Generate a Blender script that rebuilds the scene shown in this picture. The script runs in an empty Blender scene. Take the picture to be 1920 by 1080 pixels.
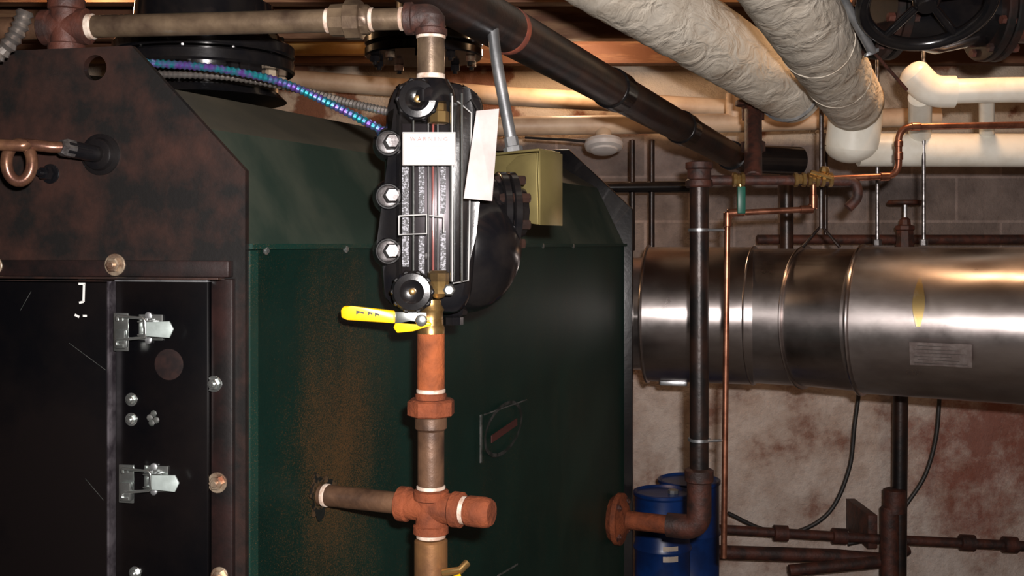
import bpy, bmesh, math, random
from mathutils import Vector, Matrix
random.seed(4)
V=Vector
F=2000.0; EYE=1.5; HOR=457
# survey helper: photo measurement + known distance from the survey station -> world metres
def P(px,py,y): return V(((px-960)/F*y, y, EYE+(HOR-py)/F*y))

# ------------------------------------------------------------------ materials
def nt(name):
    m=bpy.data.materials.new(name); m.use_nodes=True
    t=m.node_tree; b=t.nodes['Principled BSDF']
    return m,t,b
def node(t,typ,**k):
    n=t.nodes.new(typ)
    for a,v in k.items(): setattr(n,a,v)
    return n
def ramp(t,src,stops):
    r=node(t,'ShaderNodeValToRGB'); el=r.color_ramp.elements
    el[0].position,el[0].color=stops[0][0],(*stops[0][1],1)
    el[1].position,el[1].color=stops[-1][0],(*stops[-1][1],1)
    for p,c in stops[1:-1]:
        e=el.new(p); e.color=(*c,1)
    t.links.new(src,r.inputs[0]); return r.outputs[0]
def noise(t,scale,detail=6,rough=.6,stretch=None):
    tc=node(t,'ShaderNodeTexCoord'); n=node(t,'ShaderNodeTexNoise')
    n.inputs['Scale'].default_value=scale; n.inputs['Detail'].default_value=detail; n.inputs['Roughness'].default_value=rough
    if stretch:
        mp=node(t,'ShaderNodeMapping'); mp.inputs['Scale'].default_value=stretch
        t.links.new(tc.outputs['Object'],mp.inputs[0]); t.links.new(mp.outputs[0],n.inputs['Vector'])
    else: t.links.new(tc.outputs['Object'],n.inputs['Vector'])
    return n.outputs[0]
def bump(t,b,src,strength,dist=.01):
    bp_=node(t,'ShaderNodeBump'); bp_.inputs['Strength'].default_value=strength; bp_.inputs['Distance'].default_value=dist
    t.links.new(src,bp_.inputs['Height']); t.links.new(bp_.outputs[0],b.inputs['Normal'])
def M(name,c1,c2=None,scale=10,rough=.5,metal=0,bmp=0,lo=.4,hi=.6,bscale=None,stretch=None,coat=0,spec=.5):
    m,t,b=nt(name)
    b.inputs['Base Color'].default_value=(*c1,1); b.inputs['Roughness'].default_value=rough; b.inputs['Metallic'].default_value=metal
    b.inputs['Coat Weight'].default_value=coat; b.inputs['Specular IOR Level'].default_value=spec
    n=noise(t,scale,stretch=stretch)
    c2=c2 or tuple(x*.8 for x in c1)
    t.links.new(ramp(t,n,[(lo,c1),(hi,c2)]),b.inputs['Base Color'])
    if bmp: bump(t,b,noise(t,bscale or scale*4),bmp)
    return m
black=M('black_enamel',(.004,.004,.005),(.008,.007,.007),14,.2,bmp=.03,coat=.3)
blackd=M('black_door_paint',(.0015,.0015,.002),(.004,.003,.003),4,.25,spec=.3)
blackiron=M('black_iron',(.010,.008,.008),(.030,.014,.010),14,.36,.2,bmp=.10)
plate_m=M('rusted_plate',(.0036,.0030,.0028),(.032,.012,.008),15,.55,0,bmp=.05,lo=.40,hi=.76,bscale=120,spec=.35)
frame_m=M('frame_brown_black',(.004,.003,.003),(.018,.007,.006),14,.4,0,bmp=.05,lo=.4,hi=.7,spec=.4)
dusty=M('dusty_sheet',(.085,.080,.060),(.17,.145,.10),5,.6,bmp=.02,lo=.3,hi=.75)
hipg=M('hip_green_sheet',(.028,.048,.036),(.10,.108,.080),3.2,.5,bmp=.02,lo=.42,hi=.70,stretch=(1,1.6,1))
pipe_m=M('brown_steel_pipe',(.15,.080,.045),(.045,.024,.015),18,.45,.3,bmp=.12,lo=.35,hi=.7)
tan_m=M('tan_steel_pipe',(.19,.135,.085),(.055,.034,.024),14,.38,.5,bmp=.08,lo=.36,hi=.66)
rust=M('orange_rust',(.30,.080,.026),(.12,.036,.015),26,.8,.0,bmp=.35,lo=.35,hi=.72,spec=.2)
rustc=M('cast_fitting_rust',(.20,.052,.020),(.075,.022,.011),26,.8,.0,bmp=.4,lo=.35,hi=.70,spec=.2)
rustd=M('dark_rust',(.075,.022,.013),(.022,.010,.008),18,.6,.1,bmp=.25)
brass=M('brass',(.55,.36,.14),(.30,.18,.07),20,.32,.9)
bronze=M('bronze_pipe',(.34,.17,.07),(.20,.10,.05),14,.4,.7,bmp=.06)
siph=M('siphon_bronze',(.22,.11,.06),(.10,.045,.03),25,.3,.6,bmp=.05)
copper=M('copper',(.42,.18,.11),(.22,.085,.05),20,.36,.9)
galv=M('galvanised',(.42,.43,.44),(.26,.27,.28),18,.38,.85,bmp=.04)
galvd=M('dull_steel',(.26,.25,.25),(.10,.09,.09),60,.35,.9,bmp=.04)
chrome=M('zinc_bright',(.80,.84,.82),(.55,.60,.58),25,.2,.95)
boltm=M('bolt_brassy',(.45,.36,.26),(.16,.08,.05),30,.35,.7)
ptfe=M('pipe_joint_tape',(.56,.48,.40),(.34,.23,.17),60,.6)
yellow=M('yellow_vinyl',(.80,.47,.004),(.70,.38,.004),12,.35)
paper=M('paper_tag',(.46,.41,.395),(.38,.33,.315),14,.6)
label=M('white_label',(.56,.53,.50),(.50,.46,.44),20,.5)
cream=M('cream_pipe_cover',(.62,.47,.33),(.42,.28,.18),6,.5,bmp=.1,lo=.35,hi=.65)
whitef=M('white_fitting_cover',(.68,.66,.58),(.52,.47,.38),8,.35,lo=.45,hi=.75)
blue=M('blue_drum_paint',(.002,.028,.14),(.0015,.015,.075),8,.35)
wood=M('joist_wood',(.13,.05,.022),(.32,.18,.09),5,.7,bmp=.2,lo=.48,hi=.66,stretch=(.4,3,3))
ceilm=M('ceiling_boards',(.06,.028,.016),(.22,.12,.07),4,.75,bmp=.2,lo=.42,hi=.7,stretch=(3,.6,1))
concrete=M('concrete_floor',(.16,.14,.12),(.09,.075,.065),5,.8,bmp=.2)
cable=M('black_cable',(.02,.018,.017),None,10,.5)
textd=M('dark_print',(.03,.03,.03),None,10,.6)
redp=M('red_print',(.45,.10,.08),None,10,.6)
greym=M('grey_emblem',(.070,.070,.066),(.02,.025,.022),60,.5)
whitem=M('white_scratch_paint',(.6,.6,.58),None,10,.5)
greenv=M('green_valve_handle',(.01,.09,.06),None,10,.4)
plaster_side=M('painted_masonry',(.35,.26,.20),(.18,.12,.09),3,.85,bmp=.3)
ringred=M('red_primer_band',(.28,.07,.035),(.16,.045,.03),30,.6,bmp=.1)
stain=M('rust_spot',(.016,.008,.007),(.008,.005,.005),60,.7,spec=.15)
strip_m=M('etched_strip',(.018,.018,.022),(.34,.34,.38),330,.45,.1,lo=.50,hi=.56,stretch=(1,1,1.3))
backp=M('gauge_back_plate',(.045,.038,.042),(.012,.010,.012),30,.3,.7,stretch=(1,1,.3))
# green jacket with rust speckle drifting down the side
green,t,b=nt('green_jacket')
b.inputs['Roughness'].default_value=.45; b.inputs['Specular IOR Level'].default_value=.4
base=ramp(t,noise(t,6),[(.35,(.0024,.0165,.0122)),(.7,(.0040,.0240,.0175))])
geo=node(t,'ShaderNodeNewGeometry')
def blob(c,sc,amp=.26):
    s=node(t,'ShaderNodeVectorMath',operation='SUBTRACT'); s.inputs[1].default_value=c
    t.links.new(geo.outputs['Position'],s.inputs[0])
    k=node(t,'ShaderNodeVectorMath',operation='MULTIPLY'); k.inputs[1].default_value=sc
    t.links.new(s.outputs[0],k.inputs[0])
    l=node(t,'ShaderNodeVectorMath',operation='LENGTH'); t.links.new(k.outputs[0],l.inputs[0])
    m=node(t,'ShaderNodeMapRange'); m.inputs[1].default_value=0; m.inputs[2].default_value=1; m.inputs[3].default_value=amp; m.inputs[4].default_value=0
    t.links.new(l.outputs['Value'],m.inputs[0]); return m.outputs[0]
bl=blob((-.28,1.73,1.15),(8.5,4.2,2.5),.30)
n2=noise(t,520,2,.5)
n3=noise(t,14,5,.6,(1,1,.25))
ad=node(t,'ShaderNodeMath',operation='ADD'); t.links.new(bl,ad.inputs[0]); t.links.new(n2,ad.inputs[1])
ad2=node(t,'ShaderNodeMath',operation='MULTIPLY_ADD'); t.links.new(n3,ad2.inputs[0]); ad2.inputs[1].default_value=.30; t.links.new(ad.outputs[0],ad2.inputs[2])
msk=ramp(t,ad2.outputs[0],[(.76,(0,0,0)),(.98,(.75,.75,.75))])
mx=node(t,'ShaderNodeMix',data_type='RGBA'); t.links.new(msk,mx.inputs[0]); t.links.new(base,mx.inputs[6]); mx.inputs[7].default_value=(.13,.062,.022,1)
t.links.new(mx.outputs[2],b.inputs['Base Color'])
bump(t,b,noise(t,500,2),.05,.002)
# stainless flue
flue_m,t,b=nt('flue_steel'); b.inputs['Metallic'].default_value=1; b.inputs['Roughness'].default_value=.3; b.inputs['Anisotropic'].default_value=.5
t.links.new(ramp(t,noise(t,5,6,.6,(1,1,3)),[(.3,(.58,.53,.51)),(.7,(.38,.33,.32))]),b.inputs['Base Color'])
r=ramp(t,noise(t,9,5,.6),[(.3,(.27,)*3),(.7,(.38,)*3)]); t.links.new(r,b.inputs['Roughness'])
# lagging
lag,t,b=nt('canvas_lagging'); b.inputs['Roughness'].default_value=.8
t.links.new(ramp(t,noise(t,7,8,.65),[(.3,(.30,.22,.15)),(.45,(.54,.48,.39)),(.7,(.66,.61,.52))]),b.inputs['Base Color'])
w=node(t,'ShaderNodeTexNoise'); w.inputs['Scale'].default_value=14; w.inputs['Detail'].default_value=5; w.inputs['Distortion'].default_value=1.6
tc=node(t,'ShaderNodeTexCoord'); mp=node(t,'ShaderNodeMapping'); mp.inputs['Scale'].default_value=(1,.35,1.6); mp.inputs['Rotation'].default_value=(0,.5,.4)
t.links.new(tc.outputs['Object'],mp.inputs[0]); t.links.new(mp.outputs[0],w.inputs['Vector'])
bump(t,b,w.outputs[0],.6,.025)
# clear plastic
clear,t,b=nt('clear_plastic'); 
gl=node(t,'ShaderNodeBsdfGlossy'); gl.inputs['Roughness'].default_value=.06
tr=node(t,'ShaderNodeBsdfTransparent'); tr.inputs[0].default_value=(.92,.92,.92,1)
ms=node(t,'ShaderNodeMixShader'); ms.inputs[0].default_value=.08
t.links.new(tr.outputs[0],ms.inputs[1]); t.links.new(gl.outputs[0],ms.inputs[2]); t.links.new(ms.outputs[0],t.nodes['Material Output'].inputs[0])
plas=M('plastic_edge',(.45,.45,.44),None,10,.2)
bluec=M('flex_blue_sheen',(.04,.42,.50),(.28,.14,.62),60,.28,.85,lo=.42,hi=.58)  # teal and violet specular sheen put into the base colour
silverc=M('silver_flex',(.50,.46,.42),(.35,.32,.30),30,.28,.9)
# back wall
wallm,t,b=nt('back_wall_masonry'); b.inputs['Roughness'].default_value=.85
tc=node(t,'ShaderNodeTexCoord'); mp=node(t,'ShaderNodeMapping'); mp.inputs['Rotation'].default_value=(math.pi/2,0,0)
t.links.new(tc.outputs['Object'],mp.inputs[0])
br=node(t,'ShaderNodeTexBrick'); t.links.new(mp.outputs[0],br.inputs['Vector'])
br.inputs['Scale'].default_value=1; br.inputs['Brick Width'].default_value=.4; br.inputs['Row Height'].default_value=.2; br.inputs['Mortar Size'].default_value=.006
br.inputs['Color1'].default_value=(.27,.23,.22,1); br.inputs['Color2'].default_value=(.20,.17,.16,1); br.inputs['Mortar'].default_value=(.34,.29,.275,1)
bn=node(t,'ShaderNodeMix',data_type='RGBA',blend_type='MULTIPLY'); bn.inputs[0].default_value=.8; t.links.new(br.outputs[0],bn.inputs[6])
t.links.new(ramp(t,noise(t,5,8,.65),[(.35,(.5,.45,.42)),(.6,(1.1,1.05,1.0))]),bn.inputs[7])
sep=node(t,'ShaderNodeSeparateXYZ'); t.links.new(tc.outputs['Object'],sep.inputs[0])
pl=ramp(t,noise(t,4.2,10,.68),[(.34,(.28,.15,.11)),(.45,(.50,.39,.33)),(.6,(.66,.57,.51)),(.78,(.50,.37,.31))])
st=node(t,'ShaderNodeVectorMath',operation='DISTANCE'); st.inputs[1].default_value=(2.14,4.8,.58); t.links.new(tc.outputs['Object'],st.inputs[0])
sn=node(t,'ShaderNodeMath',operation='MULTIPLY_ADD'); t.links.new(noise(t,6,10,.75),sn.inputs[0]); sn.inputs[1].default_value=1.5; t.links.new(st.outputs['Value'],sn.inputs[2])
smv=node(t,'ShaderNodeMapRange'); smv.inputs[1].default_value=.85; smv.inputs[2].default_value=1.22; smv.inputs[3].default_value=.85; smv.inputs[4].default_value=0; t.links.new(sn.outputs[0],smv.inputs[0])
mxs=node(t,'ShaderNodeMix',data_type='RGBA'); t.links.new(smv.outputs[0],mxs.inputs[0]); t.links.new(pl,mxs.inputs[6]); mxs.inputs[7].default_value=(.24,.065,.04,1)
top=ramp(t,noise(t,2.6,7,.55),[(.42,(.66,.54,.42)),(.52,(.60,.46,.34)),(.56,(.24,.10,.055))])
nz=node(t,'ShaderNodeMath',operation='MULTIPLY_ADD'); t.links.new(noise(t,3,4),nz.inputs[0]); nz.inputs[1].default_value=.15; t.links.new(sep.outputs[2],nz.inputs[2])
def step(e,wd):
    m=node(t,'ShaderNodeMapRange'); m.inputs[1].default_value=e; m.inputs[2].default_value=e+wd; t.links.new(nz.outputs[0],m.inputs[0]); return m.outputs[0]
m1=node(t,'ShaderNodeMix',data_type='RGBA'); t.links.new(step(1.12,.06),m1.inputs[0]); t.links.new(mxs.outputs[2],m1.inputs[6]); t.links.new(bn.outputs[2],m1.inputs[7])
m2=node(t,'ShaderNodeMix',data_type='RGBA'); t.links.new(step(2.03,.03),m2.inputs[0]); t.links.new(m1.outputs[2],m2.inputs[6]); t.links.new(top,m2.inputs[7])
t.links.new(m2.outputs[2],b.inputs['Base Color']); bump(t,b,noise(t,9,10,.7),.8,.04)

# ------------------------------------------------------------------ geometry
COL=bpy.context.scene.collection
def empty(name):
    o=bpy.data.objects.new(name,None); o.empty_display_size=.05; COL.objects.link(o); return o
def obj(name,bm,mat,parent=None,smooth=True,ang=35):
    bmesh.ops.recalc_face_normals(bm,faces=bm.faces)
    me=bpy.data.meshes.new(name); bm.to_mesh(me); bm.free()
    if smooth:
        for p in me.polygons: p.use_smooth=True
        me.set_sharp_from_angle(angle=math.radians(ang))
    me.materials.append(mat)
    o=bpy.data.objects.new(name,me); COL.objects.link(o)
    if parent: o.parent=parent
    return o
def frame(d):
    d=d.normalized(); a=V((0,0,1)) if abs(d.z)<.9 else V((1,0,0))
    x=a.cross(d).normalized(); y=d.cross(x).normalized(); return x,y,d
def lathe(name,p0,d,prof,mat,parent=None,seg=36,ang=35,rot=0,sx=1,sy=1):
    x,y,d=frame(V(d)); p0=V(p0); bm=bmesh.new(); rings=[]
    for tt,r in prof:
        c=p0+d*tt
        rings.append([bm.verts.new(c+x*(math.cos(rot+2*math.pi*i/seg)*max(r,1e-4)*sx)+y*(math.sin(rot+2*math.pi*i/seg)*max(r,1e-4)*sy)) for i in range(seg)])
    for a,b_ in zip(rings,rings[1:]):
        for i in range(seg): bm.faces.new((a[i],a[(i+1)%seg],b_[(i+1)%seg],b_[i]))
    bm.faces.new(rings[0][::-1]); bm.faces.new(rings[-1])
    return obj(name,bm,mat,parent,True,ang)
def cyl(name,p0,p1,r,mat,parent=None,seg=32,bev=None):
    p0=V(p0);p1=V(p1);L=(p1-p0).length; e=bev if bev is not None else min(r*.12,L*.2)
    return lathe(name,p0,p1-p0,[(0,r-e),(e,r),(L-e,r),(L,r-e)],mat,parent,seg)
def fillet(pts,rad,n=8):
    pts=[V(p) for p in pts]; out=[pts[0]]
    for i in range(1,len(pts)-1):
        a,b_,c=pts[i-1],pts[i],pts[i+1]
        r=min(rad,(a-b_).length*.49,(c-b_).length*.49)
        s=b_+(a-b_).normalized()*r; e=b_+(c-b_).normalized()*r
        for k in range(n+1):
            q=k/n; out.append(s*(1-q)**2+b_*2*q*(1-q)+e*q*q)
    out.append(pts[-1]); return out
def spline(pts,n=10):
    pts=[V(p) for p in pts]; q=[pts[0]*2-pts[1]]+pts+[pts[-1]*2-pts[-2]]; out=[]
    for i in range(1,len(q)-2):
        for k in range(n):
            s=k/n; a,b_,c,d=q[i-1],q[i],q[i+1],q[i+2]
            out.append(.5*((2*b_)+(c-a)*s+(2*a-5*b_+4*c-d)*s*s+(3*b_-a-3*c+d)*s**3))
    out.append(pts[-1]); return out
def tube(name,pts,r,mat,parent=None,seg=24,fil=0,n=8,jit=0,sub=None,ang=40):
    pts=fillet(pts,fil,n) if fil else [V(p) for p in pts]
    if sub:
        o=[pts[0]]
        for a,b_ in zip(pts,pts[1:]):
            k=max(1,int((b_-a).length/sub))
            for i in range(1,k+1): o.append(a.lerp(b_,i/k))
        pts=o
    clean=[pts[0]]
    for p in pts[1:]:
        if (p-clean[-1]).length>1e-5: clean.append(p)
    pts=clean
    bm=bmesh.new(); rings=[]; x=None
    for i,p in enumerate(pts):
        tg=((pts[min(i+1,len(pts)-1)]-p).normalized()+(p-pts[max(i-1,0)]).normalized()).normalized()
        if x is None: x,_,_=frame(tg)
        x=(x-tg*x.dot(tg)).normalized(); y=tg.cross(x)
        rr=r(i,len(pts)) if callable(r) else r
        rr*=1+random.uniform(-jit,jit)*.6
        rings.append([bm.verts.new(p+(x*math.cos(2*math.pi*k/seg)+y*math.sin(2*math.pi*k/seg))*rr*(1+random.uniform(-jit,jit)*.4)) for k in range(seg)])
    for a,b_ in zip(rings,rings[1:]):
        for k in range(seg): bm.faces.new((a[k],a[(k+1)%seg],b_[(k+1)%seg],b_[k]))
    bm.faces.new(rings[0][::-1]); bm.faces.new(rings[-1])
    return obj(name,bm,mat,parent,True,ang)
def flex(name,pts,r,mat,parent=None):
    pts=spline(pts,6); return tube(name,pts,lambda i,n:r*(1.14 if i%2 else .84),mat,parent,16,sub=.0036,ang=20)
def prism(name,poly,d,mat,parent=None,bev=.0015,smooth=True):
    bm=bmesh.new(); d=V(d); a=[bm.verts.new(V(p)) for p in poly]; c=[bm.verts.new(V(p)+d) for p in poly]; n=len(a)
    bm.faces.new(a[::-1]); bm.faces.new(c)
    for i in range(n): bm.faces.new((a[i],a[(i+1)%n],c[(i+1)%n],c[i]))
    if bev: bmesh.ops.bevel(bm,geom=bm.edges[:],offset=bev,segments=2,affect='EDGES',profile=.5)
    return obj(name,bm,mat,parent,smooth,40)
def obox(name,c,ax,ay,az,mat,parent=None,bev=.002):
    c=V(c);ax=V(ax)/2;ay=V(ay)/2;az=V(az)/2
    return prism(name,[c-ax-ay-az,c+ax-ay-az,c+ax+ay-az,c-ax+ay-az],az*2,mat,parent,bev)
def bolt(name,p,d,r,mat,parent,h=None,washer=True):
    d=V(d).normalized(); h=h or r*.9; p=V(p)
    if washer: cyl(name+'_washer',p-d*.001,p+d*r*.22,r*1.45,mat,parent,20)
    lathe(name,p,d,[(0,r),(h*.85,r),(h,r*.85)],mat,parent,6)
    lathe(name+'_stud',p,d,[(0,r*.5),(h*1.35,r*.5),(h*1.45,r*.4)],mat,parent,12)
def text(name,s,loc,right,up,size,mat,parent=None,ext=.0003):
    cu=bpy.data.curves.new(name,'FONT'); cu.body=s; cu.size=size; cu.extrude=ext; cu.align_x='CENTER'; cu.align_y='CENTER'
    cu.materials.append(mat); o=bpy.data.objects.new(name,cu); COL.objects.link(o)
    r_=V(right).normalized(); u_=V(up); u_=(u_-r_*u_.dot(r_)).normalized(); n_=r_.cross(u_)
    m=Matrix((r_,u_,n_)).transposed().to_4x4(); m.translation=V(loc); o.matrix_world=m
    if parent: o.parent=parent
    return o

# ------------------------------------------------------------------ room
def slab(name,lo,hi,mat): 
    lo=V(lo);hi=V(hi);c=(lo+hi)/2;s=hi-lo
    return obox(name,c,(s.x,0,0),(0,s.y,0),(0,0,s.z),mat,None,0)
slab('floor',(-3,-1.6,-.1),(3.4,4.9,0),concrete)
slab('ceiling',(-3,-1.6,2.45),(3.4,4.9,2.55),ceilm)
slab('wall_back',(-3,4.8,0),(3.4,4.9,2.45),wallm)
slab('wall_left',(-3.1,-1.6,0),(-3,4.9,2.45),plaster_side)
slab('wall_right',(3.4,-1.6,0),(3.5,4.9,2.45),plaster_side)
slab('wall_front',(-3,-1.7,0),(3.4,-1.6,2.45),plaster_side)
J=empty('ceiling_joists')
for i,y in enumerate([.4,1.0,1.6,2.2,2.8,3.4,4.0,4.55]):
    o=slab('joist_%d'%i,(-3,y,2.27),(3.4,y+.06,2.452),wood); o.parent=J
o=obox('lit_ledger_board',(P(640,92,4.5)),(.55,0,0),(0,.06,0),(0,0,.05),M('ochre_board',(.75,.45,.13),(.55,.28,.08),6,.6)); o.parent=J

# ------------------------------------------------------------------ boiler
A=V((-.379,1.5,0)); U=V((.723,1.7,0)).normalized(); OUT=V((U.y,-U.x,0)); FD=V((-.97,.2,0)).normalized(); FN=V((FD.y*-1,FD.x,0)).normalized()
L=1.847
def bp(s,w,z): q=A+U*s+FD*w; return V((q.x,q.y,z))
def side(px,py,off=0):
    k=(px-960)/F; y=(.379+.63795)/(.4253-k); return P(px,py,y)+OUT*off
def fw(px):
    k=(px-960)/F; return (-.379-1.5*k)/(.202*k+.979)
def front(px,py,off=0):
    q=bp(0,fw(px),0); p=P(px,py,q.y); return p+FN*off
B=empty('fire_tube_boiler')
def platepoly(s,W=1.3,ex=.004):
    return [bp(s,-ex,.12),bp(s,-ex,1.603),bp(s,.172,1.785),bp(s,W-.172,1.785),bp(s,W,1.603),bp(s,W,.12)]
fp=prism('front_plate',platepoly(0),-FN*.012,plate_m,B,0,False)
hc=front(178,127)
cut=cyl('cut',hc+FN*.05,hc-FN*.08,.0185,plate_m,None,40,0)
md=fp.modifiers.new('hole','BOOLEAN'); md.object=cut; md.operation='DIFFERENCE'; md.solver='EXACT'
dg=bpy.context.evaluated_depsgraph_get(); me=bpy.data.meshes.new_from_object(fp.evaluated_get(dg)); fp.modifiers.clear(); fp.data=me
for p_ in me.polygons: p_.use_smooth=False
bpy.data.objects.remove(cut)
prism('rear_plate',platepoly(L-.012,ex=.02),U*.012,black,B,.0012)
W=1.3
prof=[(0,.2),(0,1.497),(.085,1.668),(.21,1.742),(.40,1.765),(W-.40,1.765),(W-.21,1.742),(W-.085,1.668),(W,1.497),(W,.2)]
prof=[(max(w,.004) if w<W/2 else w-.01,z) for w,z in prof]
def jacket(name,pr,mat,s0=.014,s1=L-.012,th=.003):
    bm=bmesh.new(); a=[bm.verts.new(bp(s0,w,z)) for w,z in pr]; c=[bm.verts.new(bp(s1,w,z)) for w,z in pr]
    for i in range(len(a)-1): bm.faces.new((a[i],a[i+1],c[i+1],c[i]))
    bmesh.ops.solidify(bm,geom=bm.faces[:],thickness=th); return obj(name,bm,mat,B,False)
jacket('side_jacket',prof[:2],green)
jacket('hip_jacket',prof[1:3],hipg)
jacket('top_jacket',prof[2:8],dusty)
jacket('far_hip_jacket',prof[7:9],hipg)
jacket('far_side_jacket',prof[8:],green)
prism('boiler_underside',[bp(.014,0.01,.2),bp(L-.014,0.01,.2),bp(L-.014,W-.02,.2),bp(.014,W-.02,.2)],(0,0,-.08),blackiron,B,0)
for s in (.15,L-.3):
    prism('skid_rail',[bp(s,.1,0),bp(s+.15,.1,0),bp(s+.15,W-.1,0),bp(s,W-.1,0)],(0,0,.125),blackiron,B,.002)
prism('seam_lip',[bp(.014,0,1.492),bp(.014,-.006,1.492),bp(.014,-.006,1.5),bp(.014,0,1.5)],U*(L-.03),green,B,0)
prism('corner_strip',[bp(.012,.0,.2),bp(.012,-.004,.2),bp(.03,-.004,.2),bp(.03,0,.2)],(0,0,1.29),green,B,0)
for px,py in ((495,470),(645,467),(1015,461),(1072,461)):
    p=side(px,py,.002); lathe('seam_screw',p,OUT,[(0,.006),(.003,.0065),(.005,.004)],chrome,B,10)
prism('small_jacket_seam',[bp(.60,.0,1.502),bp(.603,.0,1.502),bp(.603,.082,1.671),bp(.60,.082,1.671)],OUT*.004,hipg,B,0)
zf=lambda py: EYE+(HOR-py)*.00077
def fbox(name,px0,px1,py0,py1,o0,o1,mat,bev=.0015):
    w0,w1=fw(px0),fw(px1); z0,z1=zf(py0),zf(py1)
    return prism(name,[bp(0,w0,z0)+FN*o0,bp(0,w1,z0)+FN*o0,bp(0,w1,z1)+FN*o0,bp(0,w0,z1)+FN*o0],FN*(o1-o0),mat,B,bev)
fbox('door_frame_top_bar',-420,438,488,518,0,.016,frame_m)
fbox('door_frame_top_lip',-420,430,518,522,.012,.034,blackiron,.0005)
fbox('door_frame_side_strip',402,442,521,1500,0,.010,frame_m)
fbox('hinge_panel',228,400,526,1400,0,.016,blackd,.002)
fbox('hinge_panel_top_band',228,400,521,527,0,.018,galv,.0005)
fbox('access_door',-410,221,528,1400,0,.026,blackd,.003)
fbox('door_edge_line',220.5,224.5,526,1400,.0,.027,M('door_edge_grey',(.10,.09,.10),(.03,.025,.03),30,.4,.5),.0005)  # thin grey strip along the door edge
for px,py,r,o,m_ in ((228,496,.011,.016,boltm),(2,498,.010,.016,boltm),(408,718,.008,.010,chrome),(414,902,.010,.010,boltm),(418,1076,.009,.010,boltm),(258,746,.0065,.016,chrome),(258,783,.0065,.016,chrome),(265,1068,.0065,.016,chrome)):
    bolt('front_bolt',front(px,py,o),FN,r,m_,B)
p=front(328,681,.016); lathe('knockout_plug',p,FN,[(0,.022),(.001,.022),(.0015,.020)],stain,B)
p=front(292,780,.016)
for k,(dx,dz) in enumerate(((0,0),(.006,.006),(.003,-.007),(.010,-.003))): lathe('paint_blob',p-FD*dx+V((0,0,dz)),FN,[(0,.005),(.0012,.003)],greym,B,8)
# toggle latches
def latch(px,py):
    e=empty('toggle_latch')
    c=front(px,py,.016); X=-FD; Z=V((0,0,1))
    def q(dx,dz,o): return c+X*dx+Z*dz+FN*o
    k=.00077
    obox('catch_plate',q(-42*k,-6*k,.0145),X*30*k,FN*.003,Z*70*k,chrome,e,.001)
    obox('catch_hook',q(-38*k,-18*k,.019),X*22*k,FN*.010,Z*34*k,chrome,e,.002)
    tube('bail_wire',[q(-44*k,16*k,.022),q(-44*k,24*k,.024),q(10*k,20*k,.020),q(12*k,-14*k,.020),q(-44*k,-20*k,.024),q(-44*k,-30*k,.024),q(-30*k,-30*k,.024)],.0022,chrome,e,10,.006)
    obox('base_plate',q(8*k,2*k,.0015),X*48*k,FN*.003,Z*48*k,chrome,e,.001)
    obox('pivot_ear_top',q(8*k,14*k,.011),X*26*k,FN*.02,Z*3*k,chrome,e,.0008)
    obox('pivot_ear_bottom',q(8*k,-10*k,.011),X*26*k,FN*.02,Z*3*k,chrome,e,.0008)
    cyl('pivot_pin',q(6*k,20*k,.014),q(6*k,-16*k,.014),.003,galv,e,12)
    lv=M('latch_lever_plate',(.50,.58,.56),(.36,.42,.40),30,.45,.5)
    prism('lever',[q(14*k,14*k,.020),q(60*k,16*k,.020),q(68*k,2*k,.020),q(60*k,-14*k,.020),q(14*k,-12*k,.020)],FN*.003,lv,e,.0008)
    for dz in (24,-22):
        lathe('screw',q(4*k,dz*k,.001),FN,[(0,.005),(.003,.005),(.004,.003)],galv,e,10)
latch(288,614); latch(298,894)
E=empty('painted_door_mark')
def mk(px0,py0,px1,py1):
    a=front(px0,py0,.0262); b_=front(px1,py1,.0262); x=(b_-a).normalized(); s=FN.cross(x)*.0016
    prism('stroke',[a-s,b_-s,b_+s,a+s],FN*.0006,whitem,E,0)
mk(168,531,180,531); mk(178,531,177,564); mk(177,564,169,566); mk(161,588,169,592); mk(176,590,183,590)
E=empty('door_scratch')
def mk2(px0,py0,px1,py1):
    a=front(px0,py0,.0262); b_=front(px1,py1,.0262); x=(b_-a).normalized(); s=FN.cross(x)*.0003
    prism('scratch',[a-s,b_-s,b_+s,a+s],FN*.0002,greym,E,0)
mk2(150,640,218,690); mk2(60,580,80,545); mk2(180,890,214,930)
# steam siphon
S=empty('pressure_gauge_siphon')
p=front(190,290); lathe('bushing',p-FN*.002,FN,[(0,.030),(.006,.030),(.008,.024),(.014,.022),(.016,.018)],black,S)
q=P(122,277,1.49); tube('black_nipple',[p+FN*.005,p+FN*.02,q],.012,black,S,20,.015)
d=(q-(p+FN*.02)).normalized(); lathe('nipple_hex',q-d*.012,d,[(0,.0135),(.014,.0135),(.02,.010)],galvd,S,6)
SY=1.475
pts=[q+d*.004, P(96,276,SY+.005),P(66,272,SY)]
for i in range(0,25):
    a=math.pi/2-2*math.pi*i/22+.15
    pts.append(P(36+math.cos(a)*24,305-math.sin(a)*35,SY-i*.0010))
pts+= [P(10,272,SY-.028),P(-40,270,SY-.03),P(-200,270,SY-.03)]
tube('siphon_tube',spline(pts,4),.0080,siph,S,14)
p=front(95,326); bolt('plate_plug',p,FN,.010,black,S,.02)
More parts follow.
